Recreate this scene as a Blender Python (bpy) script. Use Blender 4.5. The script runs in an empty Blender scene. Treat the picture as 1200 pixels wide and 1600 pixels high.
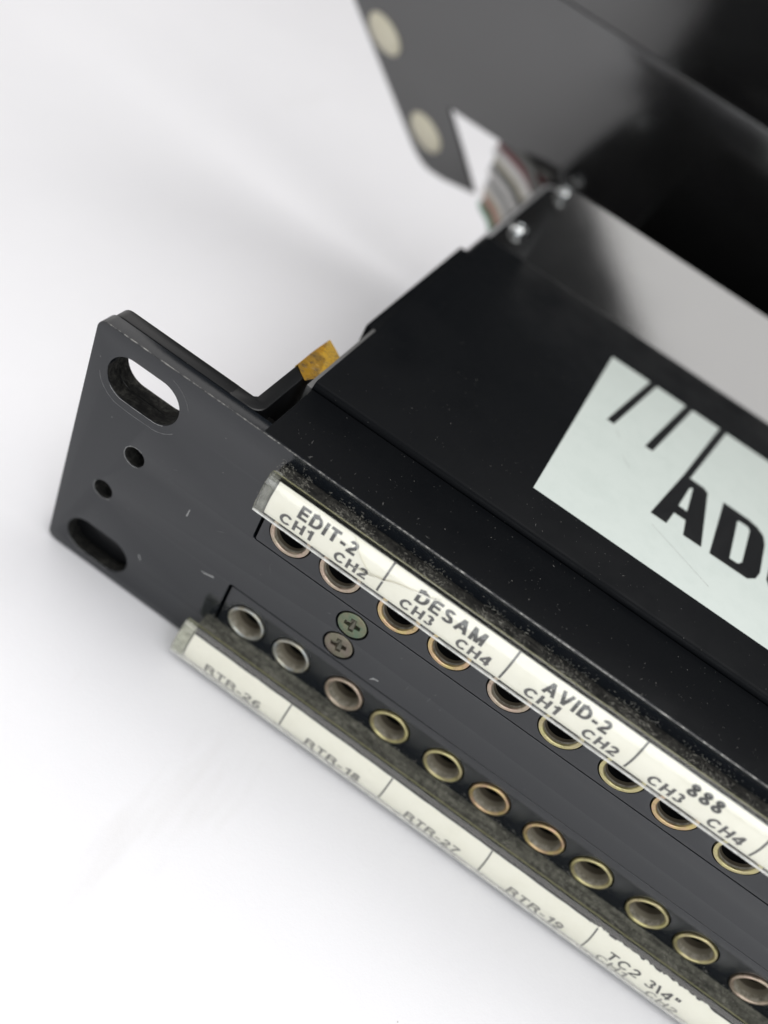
import bpy, bmesh, math, random
from mathutils import Matrix, Vector
random.seed(7)
S = 0.001                                   # everything below is written in millimetres
sc = bpy.context.scene

# ------------------------------------------------------------------ camera
M = [[0.81582819, 0.43028138, 0.38637068], [0.57342660, -0.51540379, -0.63682091], [-0.07487526, 0.74109168, -0.66721572]]
CAM = (52.2404, -84.86716, 121.09693)
cd = bpy.data.cameras.new('camera'); cam = bpy.data.objects.new('camera', cd); sc.collection.objects.link(cam)
cam.matrix_world = Matrix(((M[0][0], -M[1][0], -M[2][0], CAM[0]*S), (M[0][1], -M[1][1], -M[2][1], CAM[1]*S),
                           (M[0][2], -M[1][2], -M[2][2], CAM[2]*S), (0, 0, 0, 1)))
cd.sensor_fit = 'VERTICAL'; cd.sensor_height = 36.0; cd.sensor_width = 27.0
cd.lens = 1466.469/1600*36.0
cd.clip_start = 0.005; cd.clip_end = 20
cd.dof.use_dof = True; cd.dof.focus_distance = 0.1225; cd.dof.aperture_fstop = 9.2
sc.camera = cam

# ------------------------------------------------------------------ world, lamps, exposure
w = bpy.data.worlds.new('World'); sc.world = w; w.use_nodes = True
w.node_tree.nodes['Background'].inputs[0].default_value = (0.9, 0.95, 1.0, 1)
w.node_tree.nodes['Background'].inputs[1].default_value = 0.06
def area(name, ctr, xax, zax, sx, sy, rad, col):
    l = bpy.data.lights.new(name, 'AREA'); l.shape = 'RECTANGLE'; l.size = sx*S; l.size_y = sy*S
    l.energy = rad*math.pi*sx*sy*S*S; l.color = col
    o = bpy.data.objects.new(name, l); sc.collection.objects.link(o)
    X = Vector(xax).normalized(); Z = Vector(zax).normalized(); Y = Z.cross(X).normalized(); X = Y.cross(Z)
    o.matrix_world = Matrix(((X[0], Y[0], Z[0], ctr[0]*S), (X[1], Y[1], Z[1], ctr[1]*S), (X[2], Y[2], Z[2], ctr[2]*S), (0, 0, 0, 1)))
    return o
# ceiling panel above and to the right, turned in plan; its edge is what the bent part of the rear flange mirrors
ex, ey = .788, -.616
CW, CD = 900, 800
area('ceiling_light', (57-4-ey*CD/2, -273-5+ex*CD/2, 820), (ex, ey, 0), (0, 0, 1), CW, CD, 3.45, (1.0, 0.985, 0.965))
# added fill light behind the viewer, brightens the labels and the table in front
a = math.radians(31.6); c_, s_ = math.cos(a), math.sin(a)
W_, H_ = 640, 260
mid = (56+130*c_, 259+130*s_)
area('front_fill', (mid[0]+s_*H_/2, -350, mid[1]-c_*H_/2), (c_, 0, s_), (0, -1, 0), W_, H_, 3.1, (0.96, 0.98, 1.0))
# softer light from the left
area('side_light', (-650, 250, 520), (0, 1, 0), (-1, 0.3, 0.75), 1300, 900, 1.2, (1.0, 0.97, 0.95))
sc.view_settings.view_transform = 'Standard'; sc.view_settings.look = 'None'
sc.view_settings.exposure = -0.07; sc.view_settings.gamma = 1.0; sc.view_settings.use_curve_mapping = False
sc.cycles.use_denoising = True
sc.cycles.max_bounces = 10; sc.cycles.transparent_max_bounces = 24
sc.cycles.sample_clamp_indirect = 6.0

# ------------------------------------------------------------------ materials
def nt(name):
    m = bpy.data.materials.new(name); m.use_nodes = True
    n = m.node_tree; return m, n, n.nodes['Principled BSDF']
def mix(n, fac, a, b):
    x = n.nodes.new('ShaderNodeMix'); x.data_type = 'RGBA'
    n.links.new(fac, x.inputs[0])
    for k, v in ((6, a), (7, b)):
        if isinstance(v, tuple): x.inputs[k].default_value = (*v[:3], 1)
        else: n.links.new(v, x.inputs[k])
    return x.outputs[2]
def coord(n, scale=(1000, 1000, 1000)):
    g = n.nodes.new('ShaderNodeNewGeometry'); v = n.nodes.new('ShaderNodeVectorMath'); v.operation = 'MULTIPLY'
    n.links.new(g.outputs['Position'], v.inputs[0]); v.inputs[1].default_value = scale
    return v.outputs[0]
def noise(n, co, scale, detail=3, rough=.6):
    t = n.nodes.new('ShaderNodeTexNoise'); n.links.new(co, t.inputs['Vector'])
    t.inputs['Scale'].default_value = scale; t.inputs['Detail'].default_value = detail; t.inputs['Roughness'].default_value = rough
    return t.outputs['Fac']
def ramp(n, v, lo, hi, a=0.0, b=1.0):
    r = n.nodes.new('ShaderNodeMapRange'); n.links.new(v, r.inputs[0])
    r.inputs[1].default_value = lo; r.inputs[2].default_value = hi; r.inputs[3].default_value = a; r.inputs[4].default_value = b
    return r.outputs[0]
def mul(n, a, b):
    x = n.nodes.new('ShaderNodeMath'); x.operation = 'MULTIPLY'; n.links.new(a, x.inputs[0])
    if isinstance(b, float): x.inputs[1].default_value = b
    else: n.links.new(b, x.inputs[1])
    return x.outputs[0]
def specks(n, co, scale, size, keep):
    """small round flecks: cells of a Voronoi, a share of them kept"""
    t = n.nodes.new('ShaderNodeTexVoronoi'); n.links.new(co, t.inputs['Vector']); t.inputs['Scale'].default_value = scale
    sep = n.nodes.new('ShaderNodeSeparateColor'); n.links.new(t.outputs['Color'], sep.inputs[0])
    return mul(n, ramp(n, t.outputs['Distance'], size, size*.6), ramp(n, sep.outputs[0], keep, keep-.001))
def bump(n, b, h, dist, strength=1.0):
    x = n.nodes.new('ShaderNodeBump'); n.links.new(h, x.inputs['Height'])
    x.inputs['Distance'].default_value = dist*S; x.inputs['Strength'].default_value = strength
    n.links.new(x.outputs[0], b.inputs['Normal'])

def paint(name, base, ior, rough, spec=.5, dust=.25, peel=.004, smear=.06):
    m, n, b = nt(name); co = coord(n)
    fl = specks(n, co, .75, .05, dust)
    fl2 = specks(n, coord(n, (1000, 1040, 930)), 2.1, .07, dust*.5)
    hair = specks(n, coord(n, (1700, 260, 900)), .22, .035, dust*.6)
    f = n.nodes.new('ShaderNodeMath'); f.operation = 'MAXIMUM'; n.links.new(fl, f.inputs[0]); n.links.new(fl2, f.inputs[1])
    f2 = n.nodes.new('ShaderNodeMath'); f2.operation = 'MAXIMUM'; n.links.new(f.outputs[0], f2.inputs[0]); n.links.new(hair, f2.inputs[1])
    fade = mul(n, f2.outputs[0], .55)
    n.links.new(mix(n, fade, base, (.42, .41, .38)), b.inputs['Base Color'])
    b.inputs['IOR'].default_value = ior; b.inputs['Specular IOR Level'].default_value = spec
    n.links.new(ramp(n, noise(n, co, .09, 4), .35, .75, rough, rough+smear), b.inputs['Roughness'])
    bump(n, b, noise(n, co, 2.2, 2), peel, 1.0)
    return m
MAT = {}
MAT['black_face'] = paint('black_face', (.006, .0078, .0106), 1.58, .15, dust=.12)
MAT['black_plain'] = paint('black_plain', (.005, .0053, .006), 1.5, .28, dust=.12)
MAT['black_cover'] = paint('black_cover', (.0030, .0036, .0046), 1.45, .36, spec=.09, dust=.26, smear=.26, peel=.003)
MAT['black_plate'] = paint('black_plate', (.006, .006, .006), 2.15, .14, dust=.02, peel=.002)
MAT['flange_paint'] = paint('flange_paint', (.010, .010, .010), 2.2, .075, dust=.02, peel=.0015, smear=.03)
def worn():
    m, n, b = nt('worn_edge'); co = coord(n)
    f = ramp(n, noise(n, co, .5, 6, .8), .47, .62)
    n.links.new(mix(n, f, (.03, .03, .032), (.50, .49, .46)), b.inputs['Base Color'])
    n.links.new(mul(n, f, .7), b.inputs['Metallic']); b.inputs['Roughness'].default_value = .35
    return m
MAT['worn_edge'] = worn()
def simple(name, col, rough=.5, metal=0.0, ior=1.5, spec=.5):
    m, n, b = nt(name); b.inputs['Base Color'].default_value = (*col, 1); b.inputs['Roughness'].default_value = rough
    b.inputs['Metallic'].default_value = metal; b.inputs['IOR'].default_value = ior; b.inputs['Specular IOR Level'].default_value = spec
    return m
def plated(name, c1, c2, rough=.34):
    m, n, b = nt(name); co = coord(n)
    oi = n.nodes.new('ShaderNodeObjectInfo')
    f = ramp(n, noise(n, co, .5, 4, .7), .36, .64)
    d_ = ramp(n, noise(n, coord(n, (1000, 1000, 1130)), 1.1, 6, .8), .52, .72, 0, .75)
    n.links.new(mix(n, d_, mix(n, f, c1, c2), (.11, .09, .055)), b.inputs['Base Color'])
    b.inputs['Metallic'].default_value = .92
    n.links.new(ramp(n, noise(n, co, 1.9, 4), .3, .7, rough-.06, rough+.14), b.inputs['Roughness'])
    bump(n, b, noise(n, co, 5, 3), .02, .6)
    return m
MAT['rim_silver'] = plated('rim_silver', (.36, .39, .40), (.40, .37, .28))
MAT['rim_pink'] = plated('rim_pink', (.47, .36, .29), (.38, .33, .25))
MAT['rim_brass'] = plated('rim_brass', (.50, .46, .22), (.42, .36, .22))
MAT['rim_gold'] = plated('rim_gold', (.54, .44, .19), (.48, .32, .22))
def inner():
    m, n, b = nt('jack_inside'); co = coord(n)
    f = ramp(n, noise(n, co, 1.4, 5, .75), .35, .68)
    n.links.new(mix(n, f, (.16, .14, .10), (.42, .395, .33)), b.inputs['Base Color'])
    b.inputs['Roughness'].default_value = .6; b.inputs['Metallic'].default_value = .15
    bump(n, b, noise(n, co, 4, 4), .05, .7)
    return m
MAT['jack_inside'] = inner()
MAT['jack_shade_dark'] = simple('jack_shade_dark', (.085, .07, .048), .6)
MAT['jack_shade_mid'] = simple('jack_shade_mid', (.22, .195, .145), .6)
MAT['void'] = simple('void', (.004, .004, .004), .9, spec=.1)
MAT['screw_zinc'] = plated('screw_zinc', (.20, .195, .14), (.20, .165, .14), .42)
MAT['screw_green'] = plated('screw_green', (.13, .19, .13), (.21, .195, .13), .42)
MAT['edge_metal'] = simple('edge_metal', (.72, .72, .73), .42, .7)
MAT['recess'] = simple('recess', (.16, .15, .12), .4, .8)
MAT['side_metal'] = simple('side_metal', (.16, .16, .16), .5, .6)
MAT['steel'] = simple('steel', (.72, .74, .74), .22, 1.0)

def dusty():
    m, n, b = nt('dusty_black'); co = coord(n)
    f = ramp(n, noise(n, co, 1.5, 6, .8), .40, .66)
    g = ramp(n, noise(n, coord(n, (420, 1000, 1000)), .8, 4, .7), .36, .62)
    x = mul(n, f, g)
    n.links.new(mix(n, x, (.006, .006, .006), (.075, .073, .064)), b.inputs['Base Color'])
    b.inputs['Roughness'].default_value = .8; b.inputs['Specular IOR Level'].default_value = .2
    bump(n, b, noise(n, co, 3.5, 5, .8), .18, 1.0)
    return m
MAT['dusty_black'] = dusty()
def dustier():
    m, n, b = nt('dusty_ledge'); co = coord(n)
    f = ramp(n, noise(n, co, 1.2, 6, .8), .30, .70)
    g = ramp(n, noise(n, coord(n, (260, 1500, 1500)), .8, 4, .75), .30, .66)
    x = mul(n, f, g)
    n.links.new(mix(n, x, (.03, .030, .026), (.30, .295, .245)), b.inputs['Base Color'])
    b.inputs['Roughness'].default_value = .85; b.inputs['Specular IOR Level'].default_value = .2
    bump(n, b, noise(n, co, 3, 5, .8), .2, 1.0)
    return m
MAT['dusty_ledge'] = dustier()
def lint():
    m, n, b = nt('lint'); b.inputs['Base Color'].default_value = (.34, .33, .29, 1); b.inputs['Roughness'].default_value = .9
    return m
MAT['lint'] = lint()
MAT['lint_dim'] = simple('lint_dim', (.12, .12, .115), .9)

def papermat(name, base, stain):
    m, n, b = nt(name); co = coord(n)
    f = ramp(n, noise(n, co, .28, 5, .7), .45, .75, 0, .5)
    sp = mul(n, specks(n, co, .55, .045, .12), .6)
    c = mix(n, sp, mix(n, f, base, stain), (.16, .13, .09))
    n.links.new(c, b.inputs['Base Color']); b.inputs['Roughness'].default_value = .6
    bump(n, b, noise(n, co, .5, 3), .05, .5)
    return m
MAT['label_paper'] = papermat('label_paper', (.84, .825, .765), (.75, .73, .65))
MAT['sticker_vinyl'] = papermat('sticker_vinyl', (.57, .625, .595), (.50, .56, .53))
MAT['sticker_vinyl'].node_tree.nodes['Principled BSDF'].inputs['Roughness'].default_value = .45
MAT['ink'] = simple('ink', (.006, .006, .007), .6)
MAT['ink_faded'] = simple('ink_faded', (.17, .165, .165), .55)
MAT['ink_grey'] = simple('ink_grey', (.035, .034, .038), .55)
MAT['logo_black'] = simple('logo_black', (.004, .0045, .0055), .5, spec=.2)
MAT['scuff_dim'] = simple('scuff_dim', (.085, .086, .088), .5)
MAT['scuff'] = simple('scuff', (.26, .26, .255), .6)

def clear(name, tint, gloss_rough, dif=0.0, difcol=(.6, .6, .5)):
    m = bpy.data.materials.new(name); m.use_nodes = True; n = m.node_tree; n.nodes.clear()
    out = n.nodes.new('ShaderNodeOutputMaterial'); tr = n.nodes.new('ShaderNodeBsdfTransparent'); tr.inputs[0].default_value = (*tint, 1)
    gl = n.nodes.new('ShaderNodeBsdfGlossy'); gl.inputs['Roughness'].default_value = gloss_rough; gl.inputs[0].default_value = (1, 1, 1, 1)
    co = coord(n)
    bp_ = n.nodes.new('ShaderNodeBump'); n.links.new(noise(n, co, .35, 3), bp_.inputs['Height']); bp_.inputs['Distance'].default_value = .05*S
    bp_.inputs['Strength'].default_value = .5
    n.links.new(bp_.outputs[0], gl.inputs['Normal'])
    lw = n.nodes.new('ShaderNodeLayerWeight'); lw.inputs[0].default_value = .5      # Facing = 1-|cos|: the same from both sides of the sheet
    pw = n.nodes.new('ShaderNodeMath'); pw.operation = 'POWER'; n.links.new(lw.outputs['Facing'], pw.inputs[0]); pw.inputs[1].default_value = 5
    mx = n.nodes.new('ShaderNodeMixShader'); n.links.new(ramp(n, pw.outputs[0], 0, 1, .04, .9), mx.inputs[0]); n.links.new(tr.outputs[0], mx.inputs[1]); n.links.new(gl.outputs[0], mx.inputs[2])
    last = mx.outputs[0]
    if dif:
        d = n.nodes.new('ShaderNodeBsdfDiffuse'); d.inputs[0].default_value = (*difcol, 1)
        m2 = n.nodes.new('ShaderNodeMixShader')
        n.links.new(ramp(n, noise(n, co, .8, 5, .75), .35, .75, dif*.5, min(1, dif*1.5)), m2.inputs[0])
        n.links.new(last, m2.inputs[1]); n.links.new(d.outputs[0], m2.inputs[2]); last = m2.outputs[0]
    n.links.new(last, out.inputs[0]); return m
MAT['clear_plastic'] = clear('clear_plastic', (.985, .985, .965), .06)
MAT['clear_top'] = clear('clear_top', (.62, .63, .57), .16, .14, (.62, .62, .56))
MAT['clear_edge'] = clear('clear_edge', (.80, .82, .72), .15, .35, (.62, .62, .50))
MAT['clear_lip'] = clear('clear_lip', (.9, .9, .88), .12, .66, (.84, .84, .81))
MAT['milky'] = clear('milky', (.9, .92, .86), .15, .5, (.62, .62, .54))
MAT['milky_thin'] = clear('milky_thin', (.85, .86, .84), .15, .2, (.6, .6, .55))
MAT['yellow_edge'] = simple('yellow_edge', (.40, .38, .19), .35)
MAT['amber_tape'] = None
def tape():
    m, n, b = nt('amber_tape'); co = coord(n)
    f = ramp(n, noise(n, co, .45, 4, .7), .35, .7)
    g = ramp(n, noise(n, co, 1.1, 5, .7), .50, .66)
    n.links.new(mix(n, g, mix(n, f, (.50, .27, .02), (.30, .19, .06)), (.13, .085, .045)), b.inputs['Base Color'])
    b.inputs['Roughness'].default_value = .28
    bump(n, b, noise(n, co, .6, 3), .3, .9)
    out = n.nodes['Material Output']; tr = n.nodes.new('ShaderNodeBsdfTransparent'); tr.inputs[0].default_value = (.80, .52, .06, 1)
    mx = n.nodes.new('ShaderNodeMixShader'); mx.inputs[0].default_value = .42
    n.links.new(b.outputs[0], mx.inputs[1]); n.links.new(tr.outputs[0], mx.inputs[2]); n.links.new(mx.outputs[0], out.inputs[0])
    return m
MAT['amber_tape'] = tape()
MAT['nylon'] = simple('nylon', (.64, .60, .47), .45)
for k, c in dict(red=(.17, .05, .055), beige=(.52, .49, .40), grey=(.24, .24, .23), pale=(.58, .57, .56), tan=(.42, .35, .25), rose=(.50, .20, .20), green=(.03, .22, .11), dark=(.10, .10, .095)).items():
    MAT['wire_'+k] = simple('wire_'+k, c, .45)
def tablemat():
    m, n, b = nt('white_table'); co = coord(n)
    f = ramp(n, noise(n, co, .016, 6, .7), .40, .75, 0, .55)
    st = mul(n, ramp(n, noise(n, coord(n, (1000, 260, 1000)), .035, 5, .7), .62, .80), .28)
    sp = mul(n, specks(n, co, .11, .022, .4), .7)
    c = mix(n, f, (.85, .85, .878), (.80, .80, .828)); c = mix(n, st, c, (.60, .58, .55)); c = mix(n, sp, c, (.30, .27, .25))
    n.links.new(c, b.inputs['Base Color']); b.inputs['Roughness'].default_value = .55; b.inputs['Specular IOR Level'].default_value = .3
    bump(n, b, noise(n, co, 1.6, 5, .7), .05, .7)
    return m
MAT['white_table'] = tablemat()

# ------------------------------------------------------------------ helpers
def link(name, me, mats, parent=None):
    o = bpy.data.objects.new(name, me); sc.collection.objects.link(o)
    for m in (mats if isinstance(mats, (list, tuple)) else [mats]): me.materials.append(MAT[m])
    o.parent = parent; return o
def from_bm(name, bm, mats, parent=None, smooth=False):
    bmesh.ops.recalc_face_normals(bm, faces=bm.faces)
    for v in bm.verts: v.co *= S
    me = bpy.data.meshes.new(name); bm.to_mesh(me); bm.free()
    if smooth:
        me.polygons.foreach_set('use_smooth', [True]*len(me.polygons))
        me.set_sharp_from_angle(angle=math.radians(38))
    return link(name, me, mats, parent)
def add_box(bm, x0, x1, y0, y1, z0, z1, bev=0.0, seg=2):
    r = bmesh.ops.create_cube(bm, size=1)
    for v in r['verts']: v.co = Vector(((x0+x1)/2+v.co.x*(x1-x0), (y0+y1)/2+v.co.y*(y1-y0), (z0+z1)/2+v.co.z*(z1-z0)))
    if bev:
        ed = list({e for v in r['verts'] for e in v.link_edges})
        bmesh.ops.bevel(bm, geom=ed, offset=bev, segments=seg, affect='EDGES', profile=.5)
def box(name, x0, x1, y0, y1, z0, z1, mats, parent, bev=.15):
    bm = bmesh.new(); add_box(bm, x0, x1, y0, y1, z0, z1, bev); return from_bm(name, bm, mats, parent, True)
def rrect(x0, x1, z0, z1, r, n=7):
    rs = r if isinstance(r, (list, tuple)) else [r]*4
    pts = []
    for (cx, cz, a0, rr) in ((x1-rs[0], z1-rs[0], 0, rs[0]), (x0+rs[1], z1-rs[1], 90, rs[1]), (x0+rs[2], z0+rs[2], 180, rs[2]), (x1-rs[3], z0+rs[3], 270, rs[3])):
        for i in range(n):
            t = math.radians(a0+90*i/(n-1)); pts.append((cx+rr*math.cos(t), cz+rr*math.sin(t)))
    return pts
def circ(cx, cz, r, n=40): return [(cx+r*math.cos(2*math.pi*i/n), cz+r*math.sin(2*math.pi*i/n)) for i in range(n)]
def plate(name, outer, holes, thick, bev, place, mats, parent, seg=2, grow=0.0):
    """flat plate with holes and softened edges: filled 2D curve, turned into a mesh. place(u, v, w) -> (x, y, z); w runs 0..thick"""
    cu = bpy.data.curves.new(name, 'CURVE'); cu.dimensions = '2D'; cu.fill_mode = 'BOTH'
    for ring in [outer]+holes:
        sp = cu.splines.new('POLY'); sp.points.add(len(ring)-1); sp.use_cyclic_u = True
        for p, q in zip(sp.points, ring): p.co = (q[0], q[1], 0, 1)
    cu.extrude = max(thick/2-bev, 0.0); cu.bevel_depth = bev; cu.bevel_resolution = seg; cu.offset = grow-bev
    tmp = bpy.data.objects.new('tmp', cu); sc.collection.objects.link(tmp)
    dg = bpy.context.evaluated_depsgraph_get(); me = bpy.data.meshes.new_from_object(tmp.evaluated_get(dg))
    bpy.data.objects.remove(tmp); bpy.data.curves.remove(cu); me.name = name; me.materials.clear()
    for v in me.vertices: v.co = Vector(place(v.co.x, v.co.y, v.co.z+thick/2))*S
    bm = bmesh.new(); bm.from_mesh(me); bmesh.ops.remove_doubles(bm, verts=bm.verts, dist=1e-6)
    bmesh.ops.recalc_face_normals(bm, faces=bm.faces); bm.to_mesh(me); bm.free()
    me.polygons.foreach_set('use_smooth', [True]*len(me.polygons)); me.set_sharp_from_angle(angle=math.radians(30))
    return link(name, me, mats, parent)
FACE = lambda y0: (lambda u, v, w: (u, y0+w, v))            # plate standing like the front panel
FLAT = lambda z0: (lambda u, v, w: (u, v, z0+w))            # plate lying flat
def lathe(name, prof, mats, parent, n=44, midx=None):
    bm = bmesh.new(); rings = []
    for r, h in prof:
        rings.append([bm.verts.new((r*math.cos(2*math.pi*i/n), -h, r*math.sin(2*math.pi*i/n))) for i in range(n)])
    for k in range(len(rings)-1):
        for i in range(n):
            f = bm.faces.new((rings[k][i], rings[k][(i+1) % n], rings[k+1][(i+1) % n], rings[k+1][i]))
            if midx: f.material_index = midx[k]
    f = bm.faces.new(rings[-1])
    if midx: f.material_index = midx[-1]
    return from_bm(name, bm, mats, parent, True)
def sweep_x(name, prof, x0, x1, mats, parent, closed=True, midx=None, caps=True, capmat=0, smooth=True, jitter=None, nx=1):
    """profile of (y, z) run along x"""
    bm = bmesh.new(); cols = []
    for k in range(nx+1):
        x = x0+(x1-x0)*k/nx
        cols.append([bm.verts.new((x, y+(jitter(x, i)[0] if jitter else 0), z+(jitter(x, i)[1] if jitter else 0))) for i, (y, z) in enumerate(prof)])
    m = len(prof)
    for k in range(nx):
        for i in range(m if closed else m-1):
            f = bm.faces.new((cols[k][i], cols[k][(i+1) % m], cols[k+1][(i+1) % m], cols[k+1][i]))
            if midx: f.material_index = midx[i]
    if closed and caps:
        for c in (cols[0], cols[-1]): bm.faces.new(c).material_index = capmat
    return from_bm(name, bm, mats, parent, smooth)
def tube(name, pts, r, mat, parent, n=10, sub=6):
    P = [Vector(p) for p in pts]; path = []
    for i in range(len(P)-1):
        a, b, c, d = P[max(i-1, 0)], P[i], P[i+1], P[min(i+2, len(P)-1)]
        for k in range(sub):
            t = k/sub
            path.append(.5*((2*b)+(c-a)*t+(2*a-5*b+4*c-d)*t*t+(-a+3*b-3*c+d)*t**3))
    path.append(P[-1]); bm = bmesh.new(); rings = []; up = Vector((0, 0, 1))
    for i, p in enumerate(path):
        t = (path[min(i+1, len(path)-1)]-path[max(i-1, 0)]).normalized()
        s = t.cross(up); s = s.normalized() if s.length > 1e-4 else Vector((1, 0, 0)); q = s.cross(t)
        rings.append([bm.verts.new(p+r*(s*math.cos(2*math.pi*k/n)+q*math.sin(2*math.pi*k/n))) for k in range(n)])
    for a, b in zip(rings, rings[1:]):
        for k in range(n): bm.faces.new((a[k], a[(k+1) % n], b[(k+1) % n], b[k]))
    bm.faces.new(rings[0]); bm.faces.new(rings[-1])
    return from_bm(name, bm, mat, parent, True)
def arc(cx, cy, rx, ry, a0, a1, n=12):
    return [(cx+rx*math.cos(math.radians(a0+(a1-a0)*i/n)), cy+ry*math.sin(math.radians(a0+(a1-a0)*i/n))) for i in range(n+1)]
def glyph(ch, t):
    """grotesque capitals and figures as centre lines in a box one unit high: (advance width, strokes)"""
    h = t/2; T = 1-h; m = .5
    if ch == 'E': return .62, [[(h, 0), (h, 1)], [(h, T), (.60, T)], [(h, .52), (.56, .52)], [(h, h), (.62, h)]]
    if ch == 'D': return .72, [[(h, 0), (h, 1)], [(h, T), (.32, T)]+arc(.32, m, .40-h, m-h, 90, -90, 16)+[(h, h)]]
    if ch == 'I': return t, [[(h, 0), (h, 1)]]
    if ch == 'T': return .64, [[(0, T), (.64, T)], [(.32, 0), (.32, T)]]
    if ch == '-': return .34, [[(0, .36), (.34, .36)]]
    if ch == 'H': return .70, [[(h, 0), (h, 1)], [(.70-h, 0), (.70-h, 1)], [(h, .53), (.70-h, .53)]]
    if ch == 'A': return .78, [[(h*.9, 0), (.39, 1-h*.2)], [(.78-h*.9, 0), (.39, 1-h*.2)], [(.2, .31), (.58, .31)]]
    if ch == 'V': return .76, [[(h*.9, 1), (.38, h*.2)], [(.76-h*.9, 1), (.38, h*.2)]]
    if ch == 'M': return .84, [[(h, 0), (h, 1)], [(.84-h, 0), (.84-h, 1)], [(h*1.2, 1-h*.4), (.42, h*.4)], [(.84-h*1.2, 1-h*.4), (.42, h*.4)]]
    if ch == 'C': return .74, [arc(.39, m, .39-h, m-h, 38, 322, 26)]
    if ch == 'S': return .66, [arc(.33, .74, .30-h, .26-h, 25, 215, 14)+[(.2, .575), (.46, .455)]+arc(.33, .27, .33-h, .27-h, 35, -160, 14)]
    if ch == 'R': return .70, [[(h, 0), (h, 1)], [(h, T), (.38, T)]+arc(.40, .735, .27-h, .265-h, 90, -90, 12)+[(h, .47)], [(.40, .47), (.52, .40), (.58, .28), (.60, .1), (.64, 0)]]
    if ch == '1': return .40, [[(.40-h, 0), (.40-h, 1)], [(.40-h, .93), (.2, .80), (.04, .74)]]
    if ch == '2': return .56, [arc(.28, .72, .28-h, .28-h, 170, -25, 14)+[(.40, .50), (.2, .31), (h*1.1, h)], [(0, h), (.56, h)]]
    if ch == '3': return .56, [arc(.27, .745, .25-h, .255-h, 160, -80, 14), arc(.27, .28, .29-h, .28-h, 85, -165, 16)]
    if ch == '4': return .60, [[(.44, 0), (.44, 1)], [(.44, .98), (.03, .33)], [(0, .29), (.60, .29)]]
    if ch == '6': return .57, [arc(.285, .31, .285-h, .31-h, 0, 360, 24), arc(.37, .42, .37-h, .58-h, 180, 95, 12)+[(.42, .93), (.50, .84)]]
    if ch == '7': return .55, [[(0, T), (.55, T)], [(.52, .95), (.34, .62), (.24, .34), (.2, 0)]]
    if ch == '8': return .57, [arc(.285, .755, .245-h, .245-h, 0, 360, 22), arc(.285, .27, .285-h, .27-h, 0, 360, 24)]
    if ch == '9': return .57, [arc(.285, .69, .285-h, .31-h, 0, 360, 24), arc(.20, .58, .37-h, .58-h, 0, -85, 12)+[(.15, .07), (.07, .16)]]
    if ch == '\\': return .30, [[(.02, 1), (.28, 0)]]
    if ch == '"': return .34, [[(.08, 1), (.08, .68)], [(.27, 1), (.27, .68)]]
    return .26, []
def text_mesh(txt, t):
    bm = bmesh.new(); x = 0; k = 0
    for ch in txt:
        w_, strokes = glyph(ch, t)
        for st in strokes:
            st = [(x+a, b) for a, b in st]; L = []; n = len(st); k += 1
            closed = math.dist(st[0], st[-1]) < 1e-6
            for i, q in enumerate(st):
                a = st[i-1] if i > 0 else (st[-2] if closed else st[0]); b = st[i+1] if i < n-1 else (st[1] if closed else st[-1])
                d = Vector((b[0]-a[0], b[1]-a[1])).normalized()
                if 0 < i < n-1: c = max(.5, abs(d.dot(Vector((b[0]-q[0], b[1]-q[1])).normalized())))
                else: c = 1
                nn = Vector((-d.y, d.x))*t/2/c
                L.append((bm.verts.new((q[0]+nn.x, q[1]+nn.y, k)), bm.verts.new((q[0]-nn.x, q[1]-nn.y, k))))
            for a, b in zip(L, L[1:]): bm.faces.new((a[0], a[1], b[1], b[0]))
        x += w_+.13
    xs = [v.co.x for v in bm.verts]
    return bm, min(xs), max(xs)
CAPH = 1.0

# ------------------------------------------------------------------ the setting: the white table
bm = bmesh.new(); add_box(bm, -900, 1100, -700, 1500, -30, -0.25, 2)
t = from_bm('table_top', bm, 'white_table'); t['kind'] = 'structure'

# ------------------------------------------------------------------ the patch bay
bay = bpy.data.objects.new('patch_bay', None); sc.collection.objects.link(bay); bay.empty_display_size = .02
bay['label'] = 'black rack-mount audio patch bay with brass jacks and clear label strips on white table'
bay['category'] = 'patch bay'
XR = 300.0                                   # the panel goes on past the right of the picture

JX = [34.842+17.546*(k//2)+8.105*(k % 2) for k in range(14)]
ZL, ZU = 11.07, 31.30
# front panel with rack slots, two pilot holes, two openings for the jack blocks, two screw recesses
slotU = rrect(2.9, 14.35, 34.2, 41.1, 3.44, 12); slotL = rrect(3.0, 14.2, 1.75, 8.45, 3.34, 12)
A0, A1, B0, B1 = 27.05, 36.4, 6.6, 16.30
holes = [slotU, slotL, circ(10.2, 26.4, 1.62, 28), circ(7.0, 16.85, 1.58, 28),
         rrect(30.1, XR-4, A0, A1, .5, 4), rrect(30.05, XR-4, B0, B1, .5, 4), circ(47.98, 24.2, 2.5, 36), circ(47.9, 19.13, 2.5, 36)]
panel = plate('front_panel', rrect(0, XR, .05, 44, [.3, 1.5, 1.4, .3]), holes, 2.35, .11, FACE(0), ['black_face', 'worn_edge', 'dusty_black'], bay, 3)
for f in panel.data.polygons:
    c, nn = f.center/S, f.normal
    if c.z > 43.6 and nn.y < -.15 and nn.z > .2: f.material_index = 1
    elif .3 < c.y < 2.2 and 1.5 < c.z < 41.3 and 2.5 < c.x < 14.6 and nn.z > -.2: f.material_index = 2
back = box('panel_backing', 16, XR-2, 5.5, 6.5, 1.5, 41.0, 'void', bay, .1)
ret = box('panel_return', 25.62, XR, .34, 12.55, 41.9, 44.03, 'black_cover', bay, .05)

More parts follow.
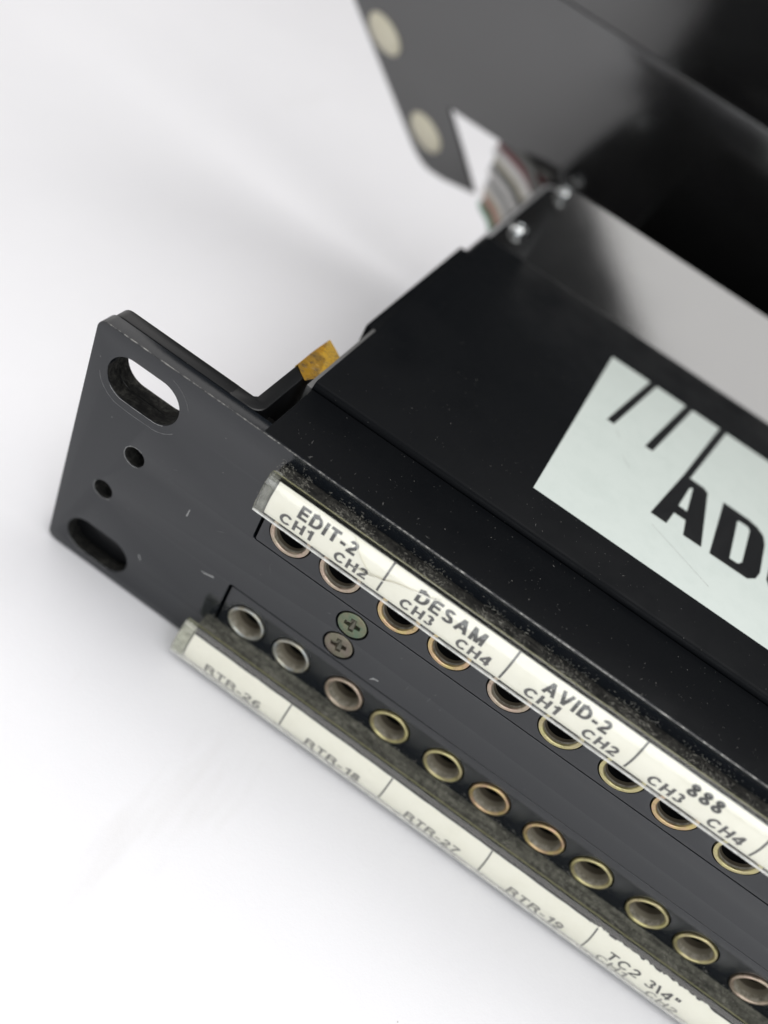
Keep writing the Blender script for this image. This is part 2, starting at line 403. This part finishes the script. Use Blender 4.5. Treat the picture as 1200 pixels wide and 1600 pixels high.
# rack ear bracket behind the panel
ear_slot = rrect(2.7, 14.6, 34.0, 41.0, 3.49, 12)
br = plate('mounting_bracket', rrect(.25, 19.0, .8, 43.9, [.2, 1.5, 1.2, .2]), [ear_slot], 2.35, .22, FACE(2.5), ['black_plain', 'dusty_black'], bay, 2)
for f in br.data.polygons:
    c, nn = f.center/S, f.normal
    if 2.6 < c.y < 4.7 and 33.8 < c.z < 41.1 and 2.5 < c.x < 14.8 and nn.z > -.2: f.material_index = 1
prof = [(18.6, 2.5)]+[(21.8+1.7*math.sin(t), 4.2-1.7*math.cos(t)) for t in [i*math.pi/12 for i in range(7)]]+[(23.5, 20.2), (21.45, 20.6), (21.45, 5.3), (21.05, 4.84), (18.6, 4.84)]
plate('bracket_wall', prof, [], 43.0, .18, FLAT(.85), 'black_plain', bay, 2)

# jack blocks (recessed a hair into the panel) and their jacks
for nm, z0, z1, zc, nj in (('u', A0+.16, 36.2, ZU, 9), ('l', 6.8, B1-.13, ZL, 11)):
    xs = JX[:nj]
    plate('jack_block', rrect(30.52, XR-4.2, z0, z1, .3, 4), [circ(x, zc, 3.27, 44) for x in xs], 4.0, .1, FACE(.03), 'black_face', bay)
prof = [(3.06, -1.2), (3.10, .05), (3.05, .20), (2.92, .29), (2.74, .30), (2.58, .24), (2.44, .06), (2.36, -.25), (2.27, -.8), (2.15, -1.6), (2.05, -2.6), (1.95, -4.2), (1.85, -8)]
mi = [0]*6+[1]*2+[4]+[3]+[2]*3  # shade of the bore put into the colours, darker with depth
mi_u = [0]*6+[1]+[3]+[2]*5  # upper bores coloured darker sooner, for the shade of the label strip above
prof_u = [(3.06, -1.2), (3.10, -.05), (3.06, .05), (2.95, .08), (2.62, .08), (2.50, .0), (2.42, -.18), (2.34, -.45), (2.2, -.9), (2.1, -1.8), (2.05, -2.6), (1.95, -4.2), (1.85, -8)]
rimL = ['rim_silver', 'rim_silver', 'rim_pink', 'rim_brass', 'rim_brass', 'rim_gold', 'rim_gold', 'rim_brass', 'rim_brass', 'rim_brass', 'rim_pink']
rimU = ['rim_pink', 'rim_pink', 'rim_gold', 'rim_gold', 'rim_pink', 'rim_brass', 'rim_brass', 'rim_gold', 'rim_brass']
proto = {}
def jack(x, z, rim, upper):
    key = (rim, upper)
    if key not in proto:
        o = lathe('jack', prof_u if upper else prof, [rim, 'jack_inside', 'void', 'jack_shade_dark', 'jack_shade_mid'], bay, 48, mi_u if upper else mi); proto[key] = o
    else:
        o = proto[key].copy(); sc.collection.objects.link(o); o.parent = bay
    o.location = (x*S, .0, z*S); o.rotation_euler = (0, random.uniform(0, 6.28), 0)
    return o
for x, r in zip(JX, rimL): jack(x, ZL, r, False)
for x, r in zip(JX, rimU): jack(x, ZU, r, True)

# countersunk cross-head screws
def cross_screw(x, z, mat, rot):
    r, a, b = 2.22, .42, 1.22
    n = 40; cross = []
    for q in range(4):
        t = math.pi/2*q
        for (u, v) in ((a, -a), (b, -a*.86), (b, a*.86)):
            cross.append((u*math.cos(t)-v*math.sin(t), u*math.sin(t)+v*math.cos(t)))
    R_ = lambda p: (x+p[0]*math.cos(rot)-p[1]*math.sin(rot), z+p[0]*math.sin(rot)+p[1]*math.cos(rot))
    head = plate('screw', circ(x, z, r, n), [[R_(p) for p in cross]], 1.2, .09, FACE(.06), [mat], bay)
    bm = bmesh.new()                                        # sloping floor of the cross
    vs = [bm.verts.new((R_(p)[0], .45 if abs(math.hypot(*p)) > .8 else .8, R_(p)[1])) for p in cross]; c = bm.verts.new((x, 1.5, z))
    for i in range(len(vs)): bm.faces.new((vs[i], vs[(i+1) % len(vs)], c))
    from_bm('cross_recess', bm, 'recess', head)
    return head
cross_screw(47.98, 24.2, 'screw_green', math.radians(8)); cross_screw(47.9, 19.13, 'screw_zinc', math.radians(14))

# ------------------------------------------------------------------ label strips
def chaikin(p, k=3):
    for _ in range(k):
        q = [p[0]]
        for a, b in zip(p, p[1:]):
            q += [(a[0]*.75+b[0]*.25, a[1]*.75+b[1]*.25), (a[0]*.25+b[0]*.75, a[1]*.25+b[1]*.75)]
        p = q+[p[-1]]
    return p
class Paper:
    def __init__(s, prof):
        s.p = chaikin(prof, 2); s.acc = [0]
        for a, b in zip(s.p, s.p[1:]): s.acc.append(s.acc[-1]+math.dist(a, b))
    def at(s, v, off=0.0):
        i = 0
        while i < len(s.p)-2 and v > s.acc[i+1]: i += 1
        a, b = s.p[i], s.p[i+1]; L = s.acc[i+1]-s.acc[i]; t = (v-s.acc[i])/L
        dy, dz = (b[0]-a[0])/L, (b[1]-a[1])/L
        return a[0]+t*(b[0]-a[0])+dz*off, a[1]+t*(b[1]-a[1])-dy*off      # off: outwards
UPP = Paper([(-2.9, 42.1), (-3.75, 40.3), (-4.15, 38.5), (-3.95, 36.55)])
LX = lambda x: x+(x-50)*.009
LOP = Paper([(-3.15, 7.25), (-4.05, 5.45), (-4.45, 3.65), (-4.2, 1.4)])
def word(txt, pap, x0, x1, v0, v1, cap, mat, par, bold=.15):
    bm, a, b = text_mesh(txt, bold)
    k = (x1-x0)/(b-a); capk = cap/CAPH
    for v in bm.verts: v.co = Vector(((v.co.x-a)*k, v.co.y*capk, v.co.z))
    for s in pap.acc[1:-1]:                                  # cut where the paper bends
        for _ in (0,):
            vm = (v0+v1)/2
            bmesh.ops.bisect_plane(bm, geom=bm.verts[:]+bm.edges[:]+bm.faces[:], plane_co=(0, vm-s, 0), plane_no=(0, 1, 0))
    for v in bm.verts:
        f = v.co.x/(x1-x0); vv = v0+(v1-v0)*f-v.co.y
        y, z = pap.at(vv, .03+.0012*v.co.z); v.co = Vector((x0+v.co.x, y, z))
    return from_bm('lettering', bm, mat, par)
def mark(pap, xa, va, xb, vb, wd, mat, par, name='divider_mark'):
    bm = bmesh.new(); L = []; n = 8
    for i in range(n+1):
        f = i/n; x = xa+(xb-xa)*f; v = va+(vb-va)*f; y, z = pap.at(v, .03)
        L.append((bm.verts.new((x-wd/2, y, z)), bm.verts.new((x+wd/2, y, z))))
    for a, b in zip(L, L[1:]): bm.faces.new((a[0], a[1], b[1], b[0]))
    return from_bm(name, bm, mat, par)
def strip(pap, base, xb, xl, xp, lens_out, x_end, crinkle, vtop, milk):
    h = sweep_x('label_holder', base, xb, x_end, ['dusty_black', 'dusty_ledge'], bay, True, midx=None)
    for f in h.data.polygons:
        if f.normal.z > .5 and milk == 'milky': f.material_index = 1
    rnd = random.Random(3)
    wob = {}
    def jit(x, i):
        if i > 2: return (0, 0)
        k = (round(x, 2), 0)
        if k not in wob: wob[k] = rnd.uniform(-crinkle, crinkle)
        return (0, wob[k]*(1-i/3))
    pp = [pap.at(vtop, .004)]+[pap.at(a, .004) for a in pap.acc if a > vtop+.05]
    sweep_x('paper_label', pp, xp, x_end-.5, 'label_paper', h, closed=False, jitter=jit, nx=160)
    # clear cover: outer skin and inner skin, closed along the edges
    inn = []
    for i, (y, z) in enumerate(lens_out):
        a = lens_out[max(i-1, 0)]; b = lens_out[min(i+1, len(lens_out)-1)]
        d = (b[0]-a[0], b[1]-a[1]); L = math.hypot(*d); th = .13 if i == 0 else .42; inn.append((y-d[1]/L*th, z+d[0]/L*th))
    inn = [(y, z) for y, z in inn]
    n = len(lens_out); ring = lens_out+inn[::-1]
    # faces: outer (top piece, front), lip, inner, top edge
    mid = []
    for i in range(len(ring)):
        if i == 0: mid.append(1)
        elif i < n-2: mid.append(0)
        elif i == n-2 or i == n-1: mid.append(3)
        elif i == len(ring)-1: mid.append(4)
        else: mid.append(0)
    plug = inn[1:]+[(inn[-1][0]+1.3, inn[-1][1]+.1), (inn[1][0]+1.0, inn[1][1]-.1)]
    sweep_x('end_plug', plug, xl+.12, xp-.25, milk, h, True)
    sweep_x('clear_cover', ring, xl, x_end, ['clear_plastic', 'clear_top', 'clear_edge', 'clear_lip', 'yellow_edge'], h, True, midx=mid, capmat=2, smooth=True)
    return h
up = strip(UPP, [(-.02, 36.6), (-2.2, 36.6), (-2.3, 41.2), (-2.2, 41.75), (-.02, 41.75)], 29.9, 29.68, 31.1,
           [(-2.35, 42.05), (-3.0, 42.55), (-3.55, 42.25), (-4.2, 40.75), (-4.55, 39.4), (-4.65, 38.2), (-4.5, 36.6), (-4.42, 36.2)], XR-6, .02, .42, 'milky_thin')
lo = strip(LOP, [(-.02, 1.4), (-2.25, 1.4), (-2.4, 6.5), (-2.35, 6.9), (-1.4, 7.4), (-.02, 7.75)], 29.0, 27.25, 29.4,
           [(-2.35, 7.25), (-3.15, 7.7), (-3.8, 7.45), (-4.5, 5.85), (-4.85, 4.45), (-5.0, 3.15), (-4.8, 1.5), (-4.7, 1.2)], XR-6, .06, .85, 'milky')
# end web of the lower cover, seen through the clear end
for txt, x0, x1 in (('EDIT-2', 35.1, 43.7), ('DESAM', 52.75, 62.7), ('AVID-2', 71.5, 80.75), ('888', 92.1, 96.8)):
    word(txt, UPP, x0, x1, 3.05, 2.95, 1.85, 'ink', up, .215)
for k, x0 in zip('12341234', (33.2, 41.5, 51.5, 59.9, 70.0, 78.5, 88.0, 96.5)):
    word('CH'+k, UPP, x0, x0+4.85, 5.35, 5.15, 1.75, 'ink_grey', up, .2)
for xa, va, vb in ((48.35, .35, 5.45), (66.75, .45, 5.5), (85.1, .4, 5.5), (103.05, .5, 5.55)): mark(UPP, xa, va, xa, vb, .3, 'ink_grey', up)
for txt, x0, x1, v in (('RTR-26', 33.35, 43.4, 5.95), ('RTR-18', 51.7, 61.4, 6.05), ('RTR-27', 69.6, 79.1, 6.1), ('RTR-19', 87.7, 97.1, 6.1)):
    word(txt, LOP, LX(x0), LX(x1), v, v, 1.9, 'ink_faded', lo, .17)
word('TC2 3\\4"', LOP, LX(104.0), LX(115.6), 4.55, 4.25, 1.8, 'ink_grey', lo, .16)
for txt, x0 in (('CH1', 103.3), ('CH2', 111.8)): word(txt, LOP, LX(x0), LX(x0+4.9), 6.45, 6.4, 1.7, 'ink_faded', lo, .15)
for xa, xb in ((47.13, 47.19), (65.06, 65.2), (82.4, 82.9), (100.4, 100.9)): mark(LOP, LX(xa), .9, LX(xb), 6.0, .26, 'ink_grey', lo)

# torn, lifted fold in the upper paper between EDIT-2 and DESAM
def flap(pts, lift, name='torn_paper'):
    bm = bmesh.new(); vs = []
    for (x, v, h) in pts:
        y, z = UPP.at(v, .05+h*lift); vs.append(bm.verts.new((x, y, z)))
    c = bm.verts.new(sum((v.co for v in vs), Vector())/len(vs))
    for i in range(len(vs)): bm.faces.new((vs[i], vs[(i+1) % len(vs)], c))
    return from_bm(name, bm, 'label_paper', up)
def ridge(path, wd, lift):
    top = [(x, v-wd*.5*k, h) for x, v, h, k in path]; bot = [(x, v+wd*.5*k, 0) for x, v, h, k in path]
    bm = bmesh.new(); L = []
    for a, b in zip(top, bot):
        ya, za = UPP.at(a[1], .04+a[2]*lift); yb, zb = UPP.at(b[1], .035); L.append((bm.verts.new((a[0], ya, za)), bm.verts.new((b[0], yb, zb))))
    for a, b in zip(L, L[1:]): bm.faces.new((a[0], a[1], b[1], b[0]))
    return from_bm('torn_paper', bm, 'label_paper', up, True)
ridge([(42.3, .45, 0, .3), (43.0, 1.0, .6, .8), (43.9, 1.9, 1, 1), (45.0, 2.8, .9, 1), (46.0, 3.35, .4, .6), (46.8, 3.55, 0, .2)], .26, .30)
ridge([(46.4, 3.6, 0, .3), (47.3, 3.45, .7, 1), (48.4, 3.3, .9, 1.2), (49.5, 2.7, 1, 1.2), (50.8, 2.35, .8, 1), (52.0, 2.05, 1, 1), (53.2, 1.75, .8, 1.2), (54.4, 1.5, 1, 1), (55.6, .95, .3, .5)], .32, .34)
ridge([(44.3, 4.35, 0, .2), (45.2, 4.0, .8, 1), (46.2, 3.95, 1, 1.2), (47.0, 3.75, .4, .6), (47.6, 3.6, 0, .2)], .28, .30)

rr = random.Random(5)
for k in range(9):
    x = 99.5+k*2.3+rr.uniform(-.6, .6); L = rr.uniform(1.0, 2.6); bm = bmesh.new(); vs = []
    for q in range(7): vs.append((x+L*q/6, .62+rr.uniform(-.22, .1)))
    top = [bm.verts.new((a, *LOP.at(v, .06+rr.uniform(0, .12)))) for a, v in vs]; bot = [bm.verts.new((a, *LOP.at(.92, .03))) for a, v in vs]
    for q in range(6): bm.faces.new((top[q], top[q+1], bot[q+1], bot[q]))
    from_bm('torn_paper', bm, 'label_paper', lo)

# lint and dust lying on both ledges
def lint_heap(n, xlo, xhi, y0, y1, z, zup, par, extra, slope=0):
    bm = bmesh.new(); rnd = random.Random(n)
    for i in range(n):
        x = rnd.uniform(xlo, xhi)
        if rnd.random() > .42+.34*math.sin(x*.61+1.3)+.3*math.sin(x*1.73)*math.sin(x*.37+2): continue
        f = rnd.betavariate(2.2, 1.5); y = y0+(y1-y0)*f; zz = z+slope*(-y)+abs(rnd.gauss(0, zup))
        if rnd.random() < extra: y, zz = -.03, z+rnd.expovariate(1/.35)
        L = rnd.uniform(.08, .35) if rnd.random() < .8 else rnd.uniform(.3, .9)
        a = rnd.uniform(0, 6.28); e = rnd.uniform(-.3, .5); w = rnd.uniform(.03, .08)
        d = Vector((math.cos(a)*math.cos(e), .6*math.sin(a)*math.cos(e), math.sin(e)))*L/2; s = d.cross(Vector((0, .3, 1))).normalized()*w/2
        p = Vector((x, y, zz+.02)); u = s.cross(d).normalized()*w*.6
        q = [bm.verts.new(p-d), bm.verts.new(p+s), bm.verts.new(p+d), bm.verts.new(p-s), bm.verts.new(p+u)]
        for k in range(4): bm.faces.new((q[k], q[(k+1) % 4], q[4]))
    o = from_bm('dust_lint', bm, 'lint', par); o['kind'] = 'stuff'; return o
lint_heap(4200, 29.5, 125, -.1, -2.25, 41.76, .05, up, .25)
lint_heap(4500, 29.5, 125, -.1, -2.3, 7.75, .08, lo, .2, -.33)

# ------------------------------------------------------------------ chassis top
prof = [(12.85, 30), (12.85, 43.7), (12.92, 44.5), (13.15, 44.85), (13.5, 45.0), (78.2, 45.0), (79.4, 44.75), (80.3, 44.2), (80.3, 30)]
cov = sweep_x('top_cover', prof, 25.45, XR, ['black_cover', 'worn_edge'], bay, True)
box('chassis_side', 24.55, 25.4, 12.9, 120, 2.5, 43.9, 'side_metal', bay, .1)
box('side_rail', 23.35, 25.2, 33.0, 71.4, 34, 44.0, 'black_cover', bay, .3)
box('chassis_floor', 24.6, XR, 7, 120, 1.2, 2.4, 'black_plain', bay, .1)
# flat tab with the two screws; to its right the flange is shaped as a ramp to mirror the ceiling light
def flange():
    bm = bmesh.new(); rows = []
    xs = [33.5+i*2.0 for i in range(30)]+[110, 150, XR]
    N = 16
    for x in xs:
        y, z, path = 80.35, 44.0, [(80.35, 44.0)]
        yend = 120.3
        while y < yend and z < 45.2+(121-y)*.3665:
            f = 1.0
            z += .25*math.tan(f*BEND); y += .25; path.append((y, z))
        L = len(path)-1; row = []
        for k in range(N+1):
            t = k/N*L; i = min(int(t), L-1); t -= i
            row.append(bm.verts.new((x, path[i][0]+t*(path[i+1][0]-path[i][0]), path[i][1]+t*(path[i+1][1]-path[i][1]))))
        rows.append(row)
    for a, b in zip(rows, rows[1:]):
        for k in range(N): bm.faces.new((a[k], b[k], b[k+1], a[k+1]))
    bmesh.ops.recalc_face_normals(bm, faces=bm.faces)
    if sum(f.normal.z for f in bm.faces) < 0: bmesh.ops.reverse_faces(bm, faces=bm.faces)
    g = bmesh.ops.extrude_face_region(bm, geom=bm.faces[:])          # thickness
    for e in g['geom']:
        if isinstance(e, bmesh.types.BMVert): e.co.z += .001
    for v in set(bm.verts)-{e for e in g['geom'] if isinstance(e, bmesh.types.BMVert)}: v.co.z -= 1.1
    return from_bm('rear_flange', bm, 'flange_paint', bay, True)
BEND = math.radians(46)
flange()
fl = plate('screw_tab', rrect(25.35, 46, 79.0, 120.3, [.3, 4.5, .3, .3], 8), [], 1.3, .2, FLAT(42.72), 'flange_paint', bay, 3)
edge = [(25.3, 80.2, 43.6)]+[(25.3, y, 43.6) for y in (90, 100, 110)]+[(29.8+4.5*math.cos(t), 115.8+4.5*math.sin(t), 43.6) for t in [math.pi-i*math.pi/16 for i in range(0, 8)]]+[(30.5, 120.3, 43.6)]
tube('rolled_edge', edge, .55, 'edge_metal', fl, 10, 3)

# sticker with logo
stk = plate('logo_sticker', [(56.95, 66.5), (57.4, 21.4), (250, 21.2), (250, 66.4)], [], .06, .01, FLAT(45.0), 'sticker_vinyl', bay, 1)
A_OUT = [(79.1, 66.45), (80.1, 66.45), (77.05, 46.9), (79.75, 46.85), (80.5, 46.3), (82.15, 32.95), (79.45, 32.9), (79.05, 36.55), (76.7, 36.5), (76.2, 33.0), (73.87, 33.0), (76.35, 47.1)]
A_IN = [(77.9, 45.2), (78.45, 45.15), (78.85, 38.4), (76.9, 38.4), (77.55, 44.6)]
D_OUT = [(83.74, 46.6), (88.1, 46.55), (89.74, 46.1), (90.95, 45.0), (91.46, 43.1), (91.73, 35.9), (91.29, 34.1), (90.11, 32.95), (84.0, 32.85)]
D_IN = [(86.3, 44.7), (86.9, 44.98), (88.5, 44.95), (89.0, 44.2), (89.1, 35.5), (88.4, 34.42), (86.7, 34.38)]
C_OUT = [(93.4, 44.2), (94.5, 46.0), (96.3, 46.6), (100.2, 46.5), (101.0, 42.6), (98.6, 42.4), (98.5, 44.6), (96.9, 44.7), (96.0, 43.6), (96.1, 35.9), (97.1, 34.7), (98.9, 34.7), (98.9, 37.2), (101.5, 37.2), (101.6, 32.9), (96.0, 32.9), (94.2, 33.7), (93.3, 35.6)]
ST1 = [(64.9, 66.45), (65.9, 66.45), (62.62, 48.0), (61.7, 48.0)]
ST2 = [(72.2, 66.45), (73.2, 66.45), (69.97, 47.75), (68.95, 47.75)]
for nm, o, h in (('letter', A_OUT, [A_IN]), ('letter', D_OUT, [D_IN]), ('letter', C_OUT, []), ('logo_stripe', ST1, []), ('logo_stripe', ST2, [])):
    plate(nm, o, h, .03, .004, FLAT(45.062), 'logo_black', stk, 1, .2)
for a, b in (((74.4, 30.5), (85.2, 25.6)), ((66.2, 41.4), (68.1, 39.6)), ((63.6, 47.0), (64.6, 45.2))):
    bm = bmesh.new(); a, b = Vector((*a, 45.066)), Vector((*b, 45.066)); q_ = (b-a).cross(Vector((0, 0, 1))).normalized()*.05
    bm.faces.new([bm.verts.new(q) for q in (a-q_, a+q_*.3, b+q_, b-q_*.3)]); from_bm('scratch', bm, 'scuff', stk)

# pan-head screws on the rear flange
for x, y in ((28.6, 89.6), (29.3, 118.3)):
    prof = [(1.9, 0), (2.0, .3), (1.85, .9), (1.4, 1.35), (.9, 1.5), (.75, 1.45), (.55, .9)]
    s = lathe('screw_head', prof, 'steel', bay, 28); s.location = (x*S, y*S, 44.05*S); s.rotation_euler = (math.radians(-90), 0, 0)

# upright rear plate with a slanted wing, its upper part folded a little towards the viewer
LEAN, FOLD = math.radians(6), math.radians(13)
def lean(u, v, w): return (u, 121.0+w*math.cos(LEAN)-v*math.sin(LEAN), 45.0+v*math.cos(LEAN)+w*math.sin(LEAN))
FY, FZ = lean(0, 31.4, 0)[1:]
def fold(u, v, w): return (u, FY+w*math.cos(FOLD)-v*math.sin(FOLD), FZ+v*math.cos(FOLD)+w*math.sin(FOLD))
wing = [(XR, 31.35), (-54, 31.35), (-54, 27), (-31.87, 8.63), (-8.4, -11.3), (-6.9, -12.5), (-5.1, -13.7), (-3.4, -14.6), (-1.6, -15.1), (2.4, -15.15), (10.79, -13.8), (4.3, -7.1), (-3.0, .1), (24.5, .1), (25.2, -1.8), (XR, -1.8)]
rp = plate('rear_plate', wing, [], 1.5, .18, lean, 'black_plate', bay, 3)
plate('fold_lip', [(XR, .05), (XR, 50), (-54, 50), (-54, .05)], [], 1.5, .18, fold, 'black_plate', rp, 3)
for x, v_ in ((-22.7, 6.1), (-5.5, -7.7)):
    bm = bmesh.new(); bmesh.ops.create_uvsphere(bm, u_segments=28, v_segments=14, radius=1)
    for v in bm.verts: v.co = Vector((v.co.x*5.2, v.co.y*1.5, v.co.z*2.7))
    r = from_bm('rivet', bm, 'nylon', rp, True); r.location = Vector(lean(x, v_, .1))*S; r.rotation_euler = (LEAN, math.radians(27), 0)

# wires looping out under the rear plate
cols = ['wire_dark', 'wire_red', 'wire_pale', 'wire_beige', 'wire_dark', 'wire_pale', 'wire_grey', 'wire_pale', 'wire_tan', 'wire_rose', 'wire_green']
for i, c in enumerate(cols):
    f = i/10; q = .35*math.sin(i*2.3)
    z = 44.6-15*f
    a = Vector((24.3-3.0*f, 115.6+q, min(z-.8, 42.3))); b = Vector((19.5-1.5*f, 119.3+q, z)); k = Vector((12.4+2.2*f+q, 123.6-1.0*f, z+.2))
    d = Vector((9.8+3.4*f+q, 127.5, z-1.0)); e = Vector((12+3*f, 131.5, z-3)); g = Vector((27, 133, z-5))
    tube('wire', [Vector((32, 112, min(z-3, 40))), a, b, k, d, e, g], .98, c, bay)

# strip of amber tape over the end of the bracket wall
bm = bmesh.new(); T = [(21.44, 15.1, 23.9, 13.4), (21.42, 17.2, 24.6, 15.3), (21.40, 19.3, 25.3, 17.2), (21.45, 21.6, 25.35, 19.4), (21.6, 24.3, 25.3, 22.0)]
rows = []
for (xa, ya, xb, yb) in T:
    rows.append([bm.verts.new((xa-.12, ya, 41.5)), bm.verts.new((xa-.10, ya, 43.7)), bm.verts.new((xa+.1, ya, 44.0+random.uniform(-.06, .12))), bm.verts.new(((xa+xb)/2, (ya+yb)/2, 44.02+random.uniform(-.08, .15))), bm.verts.new((xb, yb, 43.8+random.uniform(-.1, .1)))])
for a, b in zip(rows, rows[1:]):
    for k in range(4): bm.faces.new((a[k], a[k+1], b[k+1], b[k]))
from_bm('amber_tape', bm, 'amber_tape', bay)

# loose dust on the black tops and the face
def sprinkle(n, place, par, big=.09):
    bm = bmesh.new(); rnd = random.Random(n*3+1)
    for i in range(n):
        p, u, v = place(rnd); a = rnd.uniform(0, 6.28); L = rnd.uniform(.03, big) if rnd.random() < .93 else rnd.uniform(.15, .45); w_ = min(L, rnd.uniform(.02, .06))
        d = (u*math.cos(a)+v*math.sin(a))*L; e = (v*math.cos(a)-u*math.sin(a))*w_; nn = u.cross(v)*.03
        q = [bm.verts.new(p-d), bm.verts.new(p+e), bm.verts.new(p+d), bm.verts.new(p-e), bm.verts.new(p+nn)]
        for k in range(4): bm.faces.new((q[k], q[(k+1) % 4], q[4]))
    o = from_bm('dust_lint', bm, 'lint_dim', par); o['kind'] = 'stuff'
X_, Y_, Z_ = Vector((1, 0, 0)), Vector((0, 1, 0)), Vector((0, 0, 1))
sprinkle(170, lambda r: (Vector((r.uniform(26, 125), .4+12*r.random()**1.3, 44.05)), X_, Y_), ret)
sprinkle(120, lambda r: (Vector((r.uniform(26, 57), r.uniform(14, 78), 45.02)) if r.random() < .5 else Vector((r.uniform(57, 120), r.uniform(14, 21), 45.02)), X_, Y_), cov)
sprinkle(130, lambda r: (Vector((r.uniform(1, 29), r.uniform(2, 43), -.02)) if r.random() < .35 else Vector((r.uniform(30, 115), r.uniform(16.6, 26.6), -.02)), X_, Z_), panel)

# a few scuffs on the face
for pts in (((25.2, 14.9), (26.0, 14.75), (27.6, 15.2), (27.4, 15.45), (26.1, 15.05)), ((54.1, 17.1), (54.7, 17.7), (55.4, 17.9), (55.3, 18.1), (54.5, 17.95)), ((20.2, 22.8), (20.35, 24.2), (20.5, 24.3), (20.4, 22.7)), ((15.4, 9.3), (15.6, 9.4), (16.1, 8.5), (15.9, 8.45))):
    bm = bmesh.new(); bm.faces.new([bm.verts.new((x, -.012, z)) for x, z in pts]); from_bm('scuff', bm, 'scuff', panel)
rnd = random.Random(12)
for i in range(16):
    x, z = (rnd.uniform(2, 28), rnd.uniform(8, 40)) if i < 6 else (rnd.uniform(32, 108), rnd.uniform(17, 26.5))
    a = rnd.uniform(-.9, .9)+1.2; L = rnd.uniform(.4, 1.8); d = Vector((math.cos(a), 0, math.sin(a)))*L/2; e = Vector((-math.sin(a), 0, math.cos(a)))*rnd.uniform(.02, .05); p = Vector((x, -.011, z))
    if any(math.hypot(x-cx, z-cz) < rr for cx, cz, rr in ((8.6, 37.6, 7), (8.6, 5, 7), (10.2, 26.4, 3), (7, 16.9, 3), (48, 24, 3.4), (48, 19, 3.4))): continue
    bm = bmesh.new(); bm.faces.new([bm.verts.new(q) for q in (p-d, p+e+d*.2, p+d, p-e-d*.2)]); from_bm('scuff', bm, 'scuff_dim', panel)
# faint rub mark of a rack-screw washer round the upper slot, brighter chips along the slot rims
def arc_mark(cx, cz, hl, r, a0, a1, wd, mat, name):
    bm = bmesh.new(); L = []
    for i in range(29):
        t = math.radians(a0+(a1-a0)*i/28); c = math.cos(t); sx = cx+(hl if c > 0 else -hl)*min(1, abs(c)*6)
        k = wd*(.35+.65*abs(math.sin(i*.9+cx)))
        L.append([bm.verts.new((sx+(r+q)*c, -.011, cz+(r+q)*math.sin(t))) for q in (0, k)])
    for a, b in zip(L, L[1:]): bm.faces.new((a[0], a[1], b[1], b[0]))
    return from_bm(name, bm, mat, panel)
arc_mark(8.65, 37.65, 2.2, 4.7, 196, 318, .16, 'scuff_dim', 'washer_mark')
arc_mark(8.65, 37.65, 2.2, 4.9, 20, 75, .12, 'scuff_dim', 'washer_mark')
arc_mark(8.65, 37.65, 2.3, 3.5, 225, 300, .10, 'scuff', 'chipped_rim')
arc_mark(8.6, 5.1, 2.25, 3.41, 215, 280, .09, 'scuff', 'chipped_rim')
arc_mark(10.2, 26.4, 0, 1.66, 60, 300, .10, 'scuff', 'chipped_rim')
arc_mark(7.0, 16.85, 0, 1.62, 150, 330, .08, 'scuff', 'chipped_rim')
